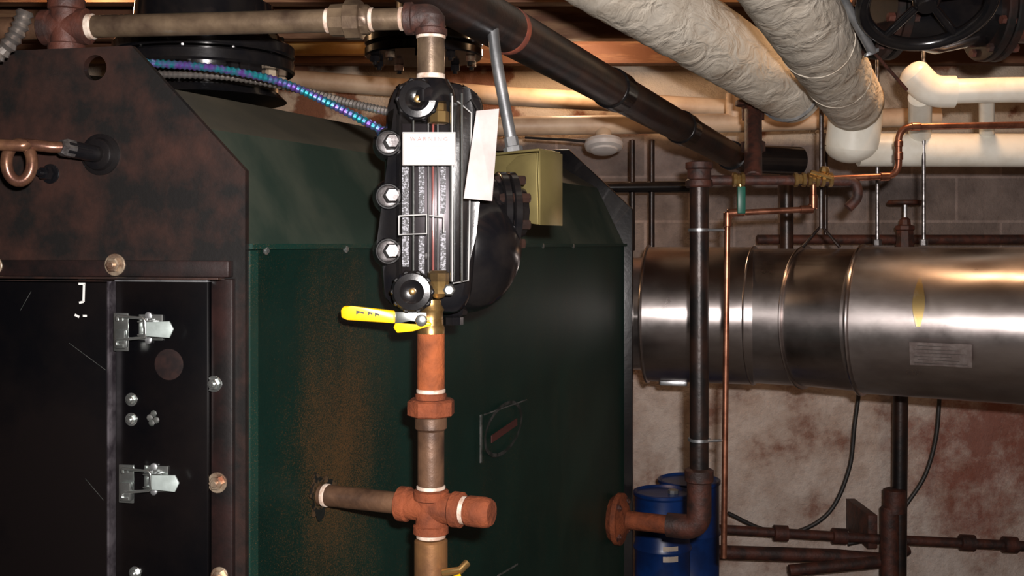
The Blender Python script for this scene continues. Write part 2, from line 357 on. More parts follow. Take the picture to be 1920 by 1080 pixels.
# ---- boiler top outlets
def flangepair(e,c,r,mat,up=1,nb=10,rb=.013):
    c=V(c)
    for z in (-.026,.002): lathe('flange_disc',c+V((0,0,z)),(0,0,1),[(0,r-.004),(.004,r),(.020,r),(.024,r-.004)],mat,e,48)
    for i in range(nb):
        a=2*math.pi*(i+.5)/nb; q=c+V((math.cos(a),math.sin(a),0))*(r*.84)
        for zz in (.024,-.042): lathe('flange_nut',q+V((0,0,zz)),(0,0,1),[(0,rb),(.014,rb),(.016,rb*.8)],boltm if i%3==0 else mat,e,6)
        cyl('flange_stud',q+V((0,0,-.05)),q+V((0,0,.05)),rb*.5,mat,e,10)
T=empty('steam_outlet_nozzle'); c=P(385,112,2.0)
flangepair(T,c,.165,black)
lathe('neck',(c.x,c.y,1.768),(0,0,1),[(0,.15),(.015,.135),(c.z-1.788,.135)],black,T,48)
lathe('riser',(c.x,c.y,c.z+.026),(0,0,1),[(0,.15),(.03,.13),(.075,.125)],black,T,48)
lathe('riser_upper',(c.x,c.y,c.z+.095),(0,0,1),[(0,.105),(2.452-c.z-.095,.105)],M('green_riser',(.003,.028,.014),None,8,.4),T,48)
T=empty('capped_header_riser'); c=P(795,90,2.72)
flangepair(T,c,.15,black)
lathe('riser',(c.x,c.y,c.z+.02),(0,0,1),[(0,.07),(2.452-c.z-.02,.07)],blackiron,T,32)
# emblem
E=empty('jacket_emblem')
c=side(942,803,.004)
bm=bmesh.new(); n=48; vs=[[],[],[],[]]
def ell(a,rx,rz,off): 
    x=math.cos(a)*rx; z=math.sin(a)*rz+x*.10
    return c+U*x+V((0,0,z))+OUT*off
for k,(rx,rz) in enumerate(((.105,.056),(.095,.048))):
    for i in range(n): vs[k].append(bm.verts.new(ell(2*math.pi*i/n,rx,rz,0)))
for i in range(n): bm.faces.new((vs[0][i],vs[0][(i+1)%n],vs[1][(i+1)%n],vs[1][i]))
bmesh.ops.solidify(bm,geom=bm.faces[:],thickness=.0015); obj('emblem_ring',bm,greym,E)
dullred=M('emblem_dull_red',(.05,.012,.010),None,10,.5)
prism('emblem_bar',[c+U*-.07+V((0,0,-.020)),c+U*.07+V((0,0,-.004)),c+U*.07+V((0,0,.012)),c+U*-.07+V((0,0,-.004))],OUT*.002,dullred,E,0)
E=empty('jacket_trim_clip'); a=side(897,778,.003); b_=side(897,868,.003)
prism('strip',[a,a+U*.008,b_+U*.008,b_],OUT*.002,greym,E,0)
a=side(905,776,.003); b_=side(985,748,.003); prism('top_strip',[a,b_,b_+V((0,0,-.003)),a+V((0,0,-.003))],OUT*.001,greym,E,0)
a=side(930,1078,.003); b_=side(968,1056,.003); prism('low_strip',[a,b_,b_+V((0,0,-.004)),a+V((0,0,-.004))],OUT*.001,greym,E,0)

# ------------------------------------------------------------------ water column piping
C=V((-.1216,1.60,0)); PX=.0008
def cz(py): return EYE+(HOR-py)*PX
def vp(py,off=0): return V((C.x+.0,C.y,cz(py)))
WP=empty('water_column_piping')
def vseg(name,py0,py1,r,mat,seg=32,e=None): return cyl(name,vp(py1),vp(py0),r,mat,WP,seg,e)
vseg('pipe_lower',805,912,.0200,pipe_m); vseg('pipe_mid',622,735,.0205,rust)
vseg('tape_mid',729,737,.0218,ptfe); vseg('union_top',736,752,.0235,rustc)
lathe('union_nut',vp(779),(0,0,1),[(0,.0335),(.002,.036),(.022,.036),(.025,.032)],rustc,WP,8,rot=.3)
vseg('union_bottom',779,806,.0240,pipe_m); vseg('tape_low',910,917,.0218,ptfe)
cx=vp(950)
lathe('cross_body_vertical',vp(1000),(0,0,1),[(0,.024),(.001,.0265),(.012,.0265),(.014,.023),(.05,.023),(.052,.0265),(.064,.0265),(.065,.024)],rustc,WP)
lathe('cross_body_horizontal',cx-OUT*.053,OUT,[(0,.023),(.001,.0262),(.014,.0262),(.017,.0225),(.088,.0225),(.091,.0262),(.104,.0262),(.106,.023)],rustc,WP)
wl=cx-OUT*.196
cyl('nipple',wl,cx-OUT*.045,.0165,pipe_m,WP); cyl('nipple_tape_inner',cx-OUT*.056,cx-OUT*.050,.0185,ptfe,WP)
cyl('nipple_tape_outer',wl+OUT*.008,wl+OUT*.016,.018,ptfe,WP)
bm=bmesh.new(); n=40; ra=[];rb=[]
sp=wl-OUT*.001
for i in range(n):
    a_=2*math.pi*i/n; ra.append(bm.verts.new(sp+U*math.cos(a_)*.020+V((0,0,math.sin(a_)*.020))+OUT*.003)); r_=.034*(1+.18*math.sin(3*a_+1)+.12*math.sin(7*a_)+.06*math.sin(13*a_))
    rb.append(bm.verts.new(sp+U*math.cos(a_)*r_+V((0,0,math.sin(a_)*r_))+OUT*.0045))
for i in range(n): bm.faces.new((ra[i],ra[(i+1)%n],rb[(i+1)%n],rb[i]))
bmesh.ops.solidify(bm,geom=bm.faces[:],thickness=.0008); obj('torn_sheet_edge',bm,M('torn_sheet',(.10,.06,.03),(.010,.012,.010),60,.6,lo=.45,hi=.5),WP)
cyl('plug_tape',cx+OUT*.050,cx+OUT*.062,.0205,ptfe,WP)
lathe('pipe_plug',cx+OUT*.060,OUT,[(0,.021),(.004,.0225),(.028,.0225),(.036,.021),(.040,.018)],rustc,WP)
vseg('tape_bottom',1001,1008,.0222,ptfe)
vseg('blowdown_valve_body',1010,1085,.0250,bronze); vseg('drain_pipe_below',1085,1700,.0200,pipe_m)
tube('blowdown_lever',[vp(1066)+V((.02,-.02,0)),vp(1058)+V((.045,-.03,0)),vp(1048)+V((.055,-.02,0))],.006,brass,WP,14)
tube('blowdown_handle',[vp(1088)+V((.0,-.045,0)),vp(1068)+V((.048,-.04,0))],.007,yellow,WP,12)
vseg('riser_nipple',62,152,.0205,tan_m); vseg('riser_tape_top',66,73,.0222,ptfe); vseg('riser_tape_bottom',138,150,.0215,ptfe)
tp=vp(34)
hd=(P(90,52,1.685)-tp).normalized()
lathe('elbow_socket_down',vp(68),(0,0,1),[(0,.022),(.002,.0245),(.010,.0245),(.012,.021),(.03,.021)],rustd,WP)
tube('header_elbow',[vp(56),tp,tp+hd*.032],.0215,rustd,WP,28,.025)
lathe('elbow_socket_side',tp+hd*.026,hd,[(0,.021),(.002,.0245),(.012,.0245),(.014,.020)],rustd,WP)
e1=tp+hd*.55
cyl('header_nipple_right',tp+hd*.03,tp+hd*.11,.0165,tan_m,WP)
cyl('header_tape_a',tp+hd*.042,tp+hd*.048,.018,ptfe,WP); cyl('header_tape_b',tp+hd*.088,tp+hd*.094,.018,ptfe,WP)
lathe('header_union',tp+hd*.094,hd,[(0,.021),(.003,.023),(.012,.023),(.013,.030),(.036,.030),(.038,.025),(.06,.024),(.062,.020)],tan_m,WP,10)
cyl('header_tape_c',tp+hd*.155,tp+hd*.163,.019,ptfe,WP)
cyl('header_pipe',tp+hd*.15,e1,.0175,tan_m,WP); cyl('header_tape_d',e1-hd*.012,e1,.0200,ptfe,WP)
lathe('left_tee_run',e1-hd*.002,hd,[(0,.024),(.002,.028),(.014,.028),(.016,.024),(.06,.024),(.062,.028),(.075,.028)],rustd,WP)
ec=e1+hd*.036
lathe('left_tee_branch',ec+V((0,0,-.042)),(0,0,1),[(0,.026),(.002,.028),(.014,.028),(.016,.024),(.068,.024),(.070,.028),(.085,.028)],rustd,WP)
cyl('left_tee_riser',ec+V((0,0,.04)),V((ec.x,ec.y,2.452)),.019,pipe_m,WP)
cyl('left_header_continuation',ec+hd*.03,ec+hd*.5,.018,pipe_m,WP)
FX=empty('armoured_cable'); flex('cable',[P(48,20,1.5),P(35,55,1.5),P(10,90,1.5),P(-40,130,1.5)],.011,silverc,FX)
vseg('ball_valve_body_lower',596,628,.0185,brass)
BV=empty('yellow_lever_ball_valve')
lathe('valve_body',vp(628),(0,0,1),[(0,.018),(.002,.0205),(.012,.0205),(.016,.018),(.034,.018),(.038,.020),(.046,.0155),(.05,.0155)],brass,BV,28)
FR=V((0,-1,0))
lathe('stem',vp(598)+FR*.01+V((-.012,0,0)),FR,[(0,.009),(.02,.009),(.022,.007)],brass,BV)
lathe('stem_nut',vp(598)+FR*.026+V((-.012,0,0)),FR,[(0,.009),(.007,.009),(.008,.007)],chrome,BV,6)
def q(px,py,o): return P(px,py,1.6-o)
prism('lever_steel',[q(800,586,.026),q(735,584,.026),q(735,606,.026),q(800,610,.026)],FR*.003,chrome,BV,.0008)
prism('lever_grip',[q(742,582,.023),q(660,573,.023),q(646,573,.023),q(640,580,.023),q(641,595,.023),q(652,600,.023),q(742,606,.023)],FR*.009,yellow,BV,.003)
prism('lever_tail',[q(808,603,.023),q(770,601,.023),q(742,604,.023),q(738,614,.023),q(745,624,.023),q(775,621,.023),q(810,610,.023)],FR*.006,yellow,BV,.002)
for x_,y_,w_ in ((668,586,14),(690,588,8),(703,590,8)):
    prism('moulded_mark',[q(x_,y_-4,.0322),q(x_+w_,y_-1,.0322),q(x_+w_,y_+3,.0322),q(x_+w_/2,y_,.0322),q(x_,y_+4,.0322)],FR*.0004,textd,BV,0)
tube('pipe_stub_connection',[vp(590),vp(562)],.0155,brass,BV)

# ------------------------------------------------------------------ low water cut-off with sight gauge
G=empty('low_water_cutoff_with_sight_gauge')
def g(px,py,y=1.6): return P(px,py,y)
def cast(name,pts,y,th,mat=black,bev=.006): return prism(name,[g(a,b_,y) for a,b_ in pts],V((0,th,0)),mat,G,bev)
cast('cast_column',[(752,150),(862,152),(880,165),(905,180),(905,225),(890,300),(893,440),(882,560),(860,590),(745,585),(716,560),(712,500),(722,470),(722,200),(735,165)],1.63,.075,black,.014)
lathe('column_top_boss',vp(158),(0,0,1),[(-.03,.04),(-.01,.036),(.0,.030),(.006,.027)],black,G)
for i,py in enumerate((268,368,471)):
    c=g(728,py,1.625)
    lathe('try_cock_boss',c+V((0,.03,0)),(0,-1,0),[(0,.028),(.02,.024),(.028,.019)],black,G)
    lathe('try_cock_collar',c,(0,-1,0),[(0,.017),(.004,.0160),(.005,.013)],galvd,G,24)
    lathe('try_cock_square_plug',c+V((.004,-.003,0)),V((.25,-1,.05)),[(0,.0125),(.018,.0125),(.021,.010)],galvd,G,6)
for (px,py) in ((783,186),(773,547)):
    c=g(px,py,1.57)
    lathe('gauge_valve_wheel',c+V((0,.012,0)),V((0,-1,0)),[(0,.022),(.004,.030),(.012,.031),(.017,.027),(.018,.018),(.014,.012)],black,G,40)
    lathe('wheel_hub_screw',c,(0,-1,0),[(0,.006),(.005,.005),(.006,.003)],brass,G,12)
    for k in range(10):
        a=2*math.pi*k/10; lathe('wheel_lobe',c+V((math.cos(a)*.028,.009,math.sin(a)*.028)),(0,-1,0),[(0,.003),(.002,.005),(.010,.005),(.012,.003)],black,G,10)
    cyl('valve_stem',c+V((0,.01,0)),c+V((0,.07,0)),.010,brass,G)
lathe('gauge_valve_body_top',g(822,205,1.585),(0,0,1),[(-.022,.012),(-.02,.016),(-.004,.016),(-.002,.012),(.008,.012),(.012,.008)],brass,G,8)
cyl('gauge_valve_arm_top',g(822,200,1.585),g(822,200,1.65),.012,brass,G)
lathe('gauge_valve_body_bottom',g(822,545,1.585),(0,0,1),[(-.01,.008),(-.004,.014),(.008,.014),(.012,.016),(.026,.016),(.03,.012)],brass,G,8)
cyl('gauge_valve_arm_bottom',g(822,545,1.585),g(822,545,1.65),.012,brass,G)
lathe('packing_nut_chrome',g(843,543,1.58),(0,-1,0),[(0,.009),(.012,.009),(.014,.006)],chrome,G,6)
cast('gauge_back_plate',[(754,232),(846,232),(846,522),(754,522)],1.612,.004,backp,.0005)
for (px0,py) in ((800,300),(800,480)): obox('back_plate_standoff',g(px0,py,1.626),(.012,0,0),(0,.03,0),(0,0,.012),blackiron,G,.001)
cyl('sight_glass_tube',g(812,532,1.588),g(812,215,1.588),.0085,clear,G,24)
for dx in (-9,9): cyl('glass_wall_line',g(812+dx,530,1.590),g(812+dx,225,1.590),.0009,plas,G,8)
cyl('red_reading_line',g(812,520,1.594),g(812,225,1.594),.0018,redp,G,10)
for px in (775,846,866):
    cyl('guard_rod',g(px,528,1.577),g(px,175 if px>840 else 212,1.577),.0017,chrome,G,10)
def gp(name,pts,y,mat,th=.0012): return prism(name,[g(a,b_,y) for a,b_ in pts],V((0,-th,0)),mat,G,0)
for (a,b_,y0,y1) in ((754,767,310,500),(785,796,310,400),(785,796,442,522),(826,836,312,400),(826,836,430,520)):
    gp('printed_gauge_strip',[(a,y0),(b_,y0),(b_,y1),(a,y1)],1.600,strip_m,.001)
gp('shield_front',[(750,178),(848,178),(848,528),(750,528)],1.568,clear)
prism('shield_right_leaf',[g(848,178,1.566),g(884,212,1.61),g(878,526,1.61),g(848,530,1.566)],V((0.001,-.001,0)),clear,G,0)
prism('shield_left_leaf',[g(750,212,1.568),g(744,214,1.62),g(744,526,1.62),g(750,528,1.568)],V((-.001,-.001,0)),clear,G,0)
tube('clear_block_edge',[g(748,405,1.564),g(800,402,1.564),g(800,438,1.564),g(748,440,1.564),g(748,405,1.564)],.0013,plas,G,8)
tube('clear_block_edge',[g(805,404,1.564),g(832,406,1.564),g(832,436,1.564)],.0011,plas,G,8)
tube('shield_edge_right',[g(858,190,1.58),g(884,212,1.608),g(878,526,1.608),g(850,531,1.57)],.0011,plas,G,8)
tube('shield_edge_mid',[g(848,180,1.566),g(848,528,1.566)],.0011,plas,G,8)
lp=gp('gauge_label',[(755,248),(854,248),(854,310),(755,310)],1.562,label,.001)
for a,b_ in (((756,250),(853,250)),((853,250),(853,309)),((853,309),(756,309)),((756,309),(756,250))):
    tube('label_border',[g(*a,1.5605),g(*b_,1.5605)],.0004,textd,G,6)
text('label_heading','W A R N I N G',g(804,261,1.5604),(1,0,0),(0,0,1),.0085,redp,G)
fpm=M('faint_print',(.36,.30,.28),None,20,.6)
for k in range(4):
    gp('label_line',[(774,274+k*8),(836-6*(k%2),274+k*8),(836-6*(k%2),275.2+k*8),(774,275.2+k*8)],1.5606,fpm,.0002)
# float chamber and flange
ax=V((.97,.25,0)).normalized(); fc=P(872,462,1.75)
pr=[]
for i in range(17):
    a=math.pi*i/16; pr.append((-math.cos(a)*.092,math.sin(a)*.108+.001))
lathe('float_bowl',fc,ax,pr,black,G,48)
f2=P(948,398,1.76)
lathe('bowl_neck',f2-ax*.075,ax,[(0,.066),(.05,.060),(.06,.055)],black,G,40)
lathe('head_flange_inner',f2-ax*.016,ax,[(0,.064),(.002,.067),(.012,.067),(.014,.064)],black,G,40)
lathe('head_flange_outer',f2,ax,[(0,.064),(.002,.067),(.012,.067),(.014,.062),(.02,.045),(.03,.04)],black,G,40)
x_,y_,_=frame(ax)
for k in range(8):
    a=2*math.pi*(k+.5)/8; q_=f2+(x_*math.cos(a)+y_*math.sin(a))*.056
    lathe('head_bolt',q_-ax*.024,ax,[(0,.006),(.008,.0085),(.05,.0085),(.052,.006)],blackiron,G,6)
lathe('bowl_drain',P(850,590,1.72),(0,0,-1),[(-.05,.03),(0,.022),(.004,.016),(.016,.016)],black,G,8)
tube('column_link_lower',[P(812,545,1.66),P(868,545,1.74)],.022,black,G)
# switch box
SB=empty('control_junction_box')
olive=M('yellow_zinc_box',(.28,.23,.09),(.12,.09,.04),6,.32,.65,lo=.3,hi=.7)
d1=V((.88,-.475,0)).normalized(); d2=V((.475,.88,0))
bc=P(985,352,1.86)
def bq(x,y,z): return bc+d1*x+d2*y+V((0,0,z))
prism('box_body',[bq(-.055,-.03,-.040),bq(-.055,-.03,.055),bq(.040,-.03,.058),bq(.045,-.03,-.064)],d2*.075,olive,SB,.002)
prism('box_lid_top',[bq(-.058,-.036,.055),bq(.045,-.036,.060),bq(.045,.048,.060),bq(-.058,.048,.055)],V((0,0,.004)),olive,SB,.001)
prism('box_cover_bend',[bq(-.012,-.034,-.056),bq(-.016,-.034,.035),bq(.004,-.034,.052),bq(.042,-.034,.056),bq(.046,-.034,-.066)],-d2*.006,olive,SB,.002)
prism('box_side_flange',[bq(.046,-.038,-.066),bq(.046,-.038,.060),bq(.046,.05,.060),bq(.046,.05,-.066)],d1*.002,olive,SB,.0005)
lathe('cover_screw',bq(.02,-.041,-.05),-d2,[(0,.004),(.003,.003)],chrome,SB,10)
cyl('box_neck',bq(-.045,.0,-.02),f2+ax*.02,.022,black,SB)
CD=empty('steel_conduit'); ct=P(926,90,1.90); cb=bq(-.028,.01,.060)
tube('conduit_pipe',[P(918,-60,1.93),ct,cb],.0105,galv,CD,20,.05)
lathe('conduit_connector',cb,(ct-cb),[(-.001,.017),(.006,.018),(.012,.018),(.014,.013),(.03,.013)],galv,CD,10)
TG=empty('paper_tag')
prism('tag_sheet',[P(893,208,1.56),P(935,204,1.585),P(922,377,1.575),P(869,372,1.55)],V((.0006,-.001,0)),paper,TG,0)
tube('tag_string',[P(900,214,1.565),P(893,200,1.585),P(884,186,1.60),P(872,196,1.63)],.0008,cable,TG,6)
FB=empty('flexible_conduit'); flex('coil',[P(236,116,1.66),P(275,118,1.65),P(400,128,1.68),P(520,152,1.70),P(620,195,1.69),P(722,247,1.66)],.0064,bluec,FB)
FB=empty('flexible_conduit'); flex('coil',[P(236,136,1.72),P(290,139,1.73),P(430,144,1.76),P(560,168,1.76),P(650,192,1.72),P(730,210,1.67)],.0062,silverc,FB)

# ------------------------------------------------------------------ overhead pipes
D=empty('black_steel_pipe_overhead')
a=V((-.02,2.0,1.907)); d=V((.722,1.6,-.088))
tube('pipe_run',[a-d*.8,a+d*1.17],.045,blackiron,D,40)
dn=d.normalized(); rp=a+dn*.02
lathe('primer_band',rp,dn,[(0,.0452),(.004,.0462),(.016,.0462),(.02,.0452)],ringred,D,40)
for s in (.62,1.25): lathe('coupling',a+dn*s,dn,[(0,.046),(.004,.050),(.07,.050),(.075,.046)],black,D,40)
ep=a+d*1.15
tube('end_elbow',[ep-dn*.1,ep,ep+V((.25,.1,-.0))],.052,black,D,32,.07)
LA=empty('lagged_steam_pipe')
pa0,pa1=P(1215,0,2.45),P(1484,172,3.25); da=(pa1-pa0)
tube('lagging',[pa0-da*1.6,pa1],.092,lag,LA,40,jit=.03,sub=.03,ang=180)
dd=da.normalized(); lathe('lagging_end',pa1-dd*.02,dd,[(0,.096),(.04,.092),(.06,.07),(.065,.03)],lag,LA,40)
lathe('end_wire_band',pa1-dd*.03,dd,[(0,.099),(.008,.099)],galv,LA,40)
LB=empty('lagged_steam_pipe')
pb0,pb1=P(1484,0,2.25),P(1606,200,3.3); db=(pb1-pb0)
tube('lagging',[pb0-db*1.2,pb0,pb1-db*.06],.088,lag,LB,40,jit=.03,sub=.03,ang=180)
for k in (.3,.62): lathe('lagging_band',pb0+db*k,db,[(0,.086),(.002,.090),(.010,.090),(.012,.086)],lag,LB,40)
tube('elbow_cover',[pb1-db*.10,pb1,pb1+V((-.005,.03,-.12))],.081,whitef,LB,36,.09,ang=60)
pr=[]
for i in range(9): 
    a_=math.pi/2*i/8; pr.append((math.sin(a_)*.055,math.cos(a_)*.081))
lathe('elbow_cap',pb1+V((-.005,.03,-.118)),(0,0,-1),pr,whitef,LB,36)
hb=P(1610,281,3.34)
tube('horizontal_branch',[hb,P(1940,282,3.3),P(2100,282,3.25)],.052,whitef,LB,32)
WPp=empty('white_insulated_branch_pipe')
tube('run',[P(2100,170,3.0),P(1900,168,3.05),P(1755,172,3.1)],.036,whitef,WPp,28,.05)
tube('elbow_cover',[P(1790,172,3.09),P(1745,172,3.1),P(1712,138,3.1)],.046,whitef,WPp,32,.05)
lathe('elbow_nose',P(1716,142,3.1),P(1712,138,3.1)-P(1745,172,3.1),[(0,.046),(.012,.044),(.024,.036),(.032,.022),(.035,.006)],whitef,WPp,32)
cyl('drop',P(1725,180,3.12),P(1725,250,3.3),.034,whitef,WPp); cyl('drop_small',P(1850,180,3.12),P(1850,250,3.3),.022,whitef,WPp)
CP=empty('cream_painted_pipe')
tube('run',[P(880,238,4.0),P(1400,230,4.0),P(1760,218,4.0)],.036,cream,CP,28)
tube('tee_up',[P(1376,232,4.0),P(1376,175,4.0)],.03,cream,CP)
tube('far_run',[P(440,140,4.5),P(940,180,4.5),P(1560,214,4.5)],.040,cream,CP,28)
for px in (1600,):
    q_=P(px,225,4.0); tube('pipe_hanger',[q_+V((0,-.045,0)),q_+V((0,-.045,.06)),V((q_.x,q_.y-.02,2.452))],.005,blackiron,CP,8)
DET=empty('round_electrical_fixture'); q_=P(1132,262,3.95)
lathe('body',q_,(0,-.28,-1),[(0,.045),(.006,.068),(.02,.073),(.034,.068),(.040,.052),(.046,.048),(.052,.030)],label,DET,36)
cyl('mount',q_+V((0,.02,.03)),q_,.03,cream,DET)
tube('lead',[q_+V((-.03,0,-.01)),P(1060,262,4.0),P(985,258,4.1)],.005,cable,DET,8)
H=empty('pipe_hanger_rod'); tube('strut',[P(1560,-40,2.4),P(1636,98,2.5)],.011,galv,H); obox('clip',P(1634,99,2.5),(.03,0,.012),(0,.02,0),(0,0,.01),galv,H)
tube('rod',[P(1640,100,2.5),P(1700,168,2.6)],.004,rustd,H,10)
GV=empty('gate_valve_with_handwheel'); wc=P(1738,5,2.35)
wa=V((-.1,-.45,-.75)).normalized(); x_,y_,_=frame(wa)
ring=[wc+(x_*math.cos(2*math.pi*i/40)+y_*math.sin(2*math.pi*i/40))*.135 for i in range(41)]
tube('handwheel_rim',ring,.016,black,GV,20)
for k in range(5):
    a_=2*math.pi*k/5+.3; tube('spoke',[wc-wa*.015,wc+(x_*math.cos(a_)+y_*math.sin(a_))*.132],.010,black,GV,12)
lathe('hub',wc-wa*.03,wa,[(0,.03),(.03,.03),(.045,.02)],black,GV)
cyl('stem',wc,wc-wa*.16,.012,brass,GV)
lathe('bonnet',wc-wa*.08,-wa,[(0,.03),(.03,.05),(.05,.09),(.07,.09)],blackiron,GV)
vx=V((1,.1,0)).normalized(); vc=P(1760,20,2.62)
lathe('valve_body',vc-vx*.12,vx,[(0,.085),(.05,.09),(.12,.105),(.19,.09),(.24,.085)],black,GV,40)
for s_ in (-.15,-.125,.125,.15):
    lathe('valve_flange',vc+vx*s_-vx*.01,vx,[(0,.118),(.003,.122),(.018,.122),(.021,.118)],plate_m,GV,40)
x_,y_,_=frame(vx)
for s_ in (-.14,.14):
    for k in range(8):
        a_=2*math.pi*(k+.5)/8; q_=vc+vx*s_+(x_*math.cos(a_)+y_*math.sin(a_))*.104
        lathe('flange_bolt',q_-vx*.035,vx,[(0,.011),(.075,.011)],rustd,GV,6)
tube('connected_pipe',[vc+vx*.13,vc+vx*.8],.075,rustd,GV,32); 

# ------------------------------------------------------------------ flue
FL=empty('flue_pipe')
zc=1.257
fpath=[V((-.29,3.345,zc)),V((-.12,3.80,zc)),V((.25,3.80,zc)),V((.50,3.70,zc))]
tube('breeching_collar',fpath,.195,flue_m,FL,56,.12,6)
m0=V((.47,3.70,zc)); m2=V((1.62,3.10,zc)); m3=V((2.9,2.45,zc))
m0b=V((.82,3.61,zc)); mm=V((.97,3.53,zc)); m1b=V((1.12,3.40,zc))
tube('flue_section_a',[m0,m0b],.232,flue_m,FL,72)
tube('elbow_gores',[m0.lerp(m0b,.9),m0b,mm,m1b,m1b+(m2-m1b)*.1],.227,flue_m,FL,72,ang=5)
tube('flue_section_b',[m1b,m2],.233,flue_m,FL,72)
tube('flue_section_c',[m2-(m2-m1b).normalized()*.03,m3],.238,flue_m,FL,72)
def bead(p,d,r,w=.012,h=.008):
    lathe('bead',p-V(d).normalized()*w/2,d,[(0,r),(w*.25,r+h*.8),(w*.5,r+h),(w*.75,r+h*.8),(w,r)],flue_m,FL,72)
bead(m0+V((.004,0,0)),m0b-m0,.232); bead(m0b,V((1,-.4,0)),.228); bead(mm,V((1,-.7,0)),.226,.014,.012); bead(m1b,m2-m1b,.232,.018,.010)
bead(m2-(m2-m1b).normalized()*.03,m2-m1b,.236,.01,.004)
bead(m3-(m3-m2)*.92,m3-m2,.238,.01,.004)
q_=P(1262,718,3.62); obox('clamp_tab',q_,(.09,-.02,0),(0,.03,0),(0,0,.016),galv,FL)
fd=(m3-m2).normalized(); nrm=V((fd.y,-fd.x,0)).normalized()
if nrm.y>0: nrm=-nrm
def onflue(px,ang,r=.2395):
    k=(px-960)/F; o=m2; s=(k*o.y-o.x)/(fd.x-k*fd.y); c_=o+fd*s
    return c_+nrm*math.cos(ang)*r+V((0,0,math.sin(ang)*r))
def patch(name,px0,px1,a0,a1,mat,par,r=.2395,n=10):
    bm=bmesh.new(); c_=[]
    for i in range(n+1):
        a_=a0+(a1-a0)*i/n; c_.append((bm.verts.new(onflue(px0,a_,r)),bm.verts.new(onflue(px1,a_,r))))
    for u_,v_ in zip(c_,c_[1:]): bm.faces.new((u_[0],u_[1],v_[1],v_[0]))
    bmesh.ops.solidify(bm,geom=bm.faces[:],thickness=.0008); return obj(name,bm,mat,par)
LBL=empty('flue_data_label')
patch('label_plate',1722,1832,-.47,-.17,M('aged_foil_label',(.34,.29,.27),(.24,.19,.175),40,.5,.3),LBL)
lt=M('faded_print',(.13,.11,.10),None,10,.6)
for i in range(6): patch('label_line',1730+(i%2)*6,1824-(i%3)*14,-.44+i*.045,-.432+i*.045,lt,LBL,.2402,2)
SM=empty('flue_rust_run'); tea=M('tea_stain',(.40,.29,.12),(.50,.44,.36),9,.32,.95,lo=.4,hi=.55)
bm=bmesh.new(); cc=[]
for i in range(13):
    f_=i/12; a_=.02+.62*f_; hw=2+9*math.sin(math.pi*min(1,f_*.9+.08))**1.2
    cc.append((bm.verts.new(onflue(1738-hw,a_,.2386)),bm.verts.new(onflue(1738+hw,a_,.2386))))
for u_,v_ in zip(cc,cc[1:]): bm.faces.new((u_[0],u_[1],v_[1],v_[0]))
obj('stain',bm,tea,SM)
HR=empty('flue_hanger_rods')
for px in (1645,1732):
    tpn=onflue(px,math.pi/2,.237); cyl('rod',tpn,V((tpn.x,tpn.y,2.452)),.0060,galvd,HR,12); cyl('rod_nut',tpn,tpn+V((0,0,.02)),.013,galvd,HR,6)
tpn=onflue(1545,math.pi/2,.232)+V((0,.03,0))
tube('saddle',[tpn+V((-.06,0,0)),tpn+V((0,0,.07)),tpn+V((.06,0,0))],.006,blackiron,HR,8); cyl('saddle_rod',tpn+V((0,0,.06)),V((tpn.x,tpn.y,2.452)),.007,blackiron,HR,10)

# ------------------------------------------------------------------ return riser on boiler side
R=empty('black_return_riser'); rx=.522; ry=2.975
def rp_(py): return V((rx,ry,EYE+(HOR-py)/F*ry))
cyl('riser_pipe',rp_(975),rp_(330),.0265,blackiron,R)
lathe('elbow_socket',rp_(935),(0,0,1),[(-.05,.034),(0,.034),(.045,.034),(.05,.040),(.08,.040),(.085,.030)],rustd,R)
bz=rp_(990); fl=V((.293,3.08,bz.z))
tube('bottom_elbow',[rp_(930),bz,bz-OUT*.09],.034,rustd,R,28,.05)
cyl('flange_nipple',bz-OUT*.06,fl-OUT*.02,.026,rustc,R)
lathe('boiler_flange',fl-OUT*.022,OUT,[(0,.05),(.03,.070),(.034,.074),(.048,.074),(.05,.06),(.065,.035)],rustc,R,32)
for k in range(4):
    a_=math.pi/4+k*math.pi/2; x_,y_,_=frame(OUT); bolt('flange_bolt',fl+OUT*.025+(x_*math.cos(a_)+y_*math.sin(a_))*.058,OUT,.010,rustd,R)
lathe('top_tee',rp_(352),(0,0,1),[(0,.034),(.004,.038),(.02,.038),(.024,.033),(.05,.033),(.054,.038),(.07,.038),(.074,.02)],rustd,R)
for py in (434,827):
    q_=rp_(py); lathe('clamp_ring',q_,(0,0,1),[(0,.031),(.008,.031)],galv,R,32)
    tube('clamp_arm',[q_+V((.02,-.02,.004)),q_+V((.075,-.01,.004))],.004,galv,R,10)
CPp=empty('copper_condensate_line')
yy=2.96
def c_(px,py,y=yy): return P(px,py,y)
tube('copper_run',[c_(1357,1046),c_(1364,400),c_(1525,392),c_(1525,342)],.0085,copper,CPp,16,.03)
for a,b_ in (((1364,425),(1364,398)),((1364,400),(1395,398)),((1500,393),(1525,392)),((1525,392),(1525,365))):
    cyl('copper_fitting',c_(*a),c_(*b_),.0115,copper,CPp,16)
tube('iron_run',[rp_(338)+V((.02,0,0)),c_(1470,338),c_(1600,340),c_(1608,352),c_(1608,372),c_(1590,390)],.014,rustd,CPp,18,.02)
for px,m_ in ((1385,brass),(1500,brass),(1525,brass),(1550,brass)):
    lathe('brass_fitting',c_(px-13,337),(1,0,0),[(0,.013),(.003,.020),(.012,.020),(.014,.016),(.022,.016),(.025,.020),(.034,.020),(.036,.013)],m_,CPp,8)
lathe('brass_valve_bonnet',c_(1545,326),(0,-.3,1),[(-.02,.012),(.0,.012),(.01,.016),(.02,.01)],brass,CPp,8)
tube('valve_blade',[c_(1520,322,2.94),c_(1560,334,2.94)],.006,brass,CPp,8)
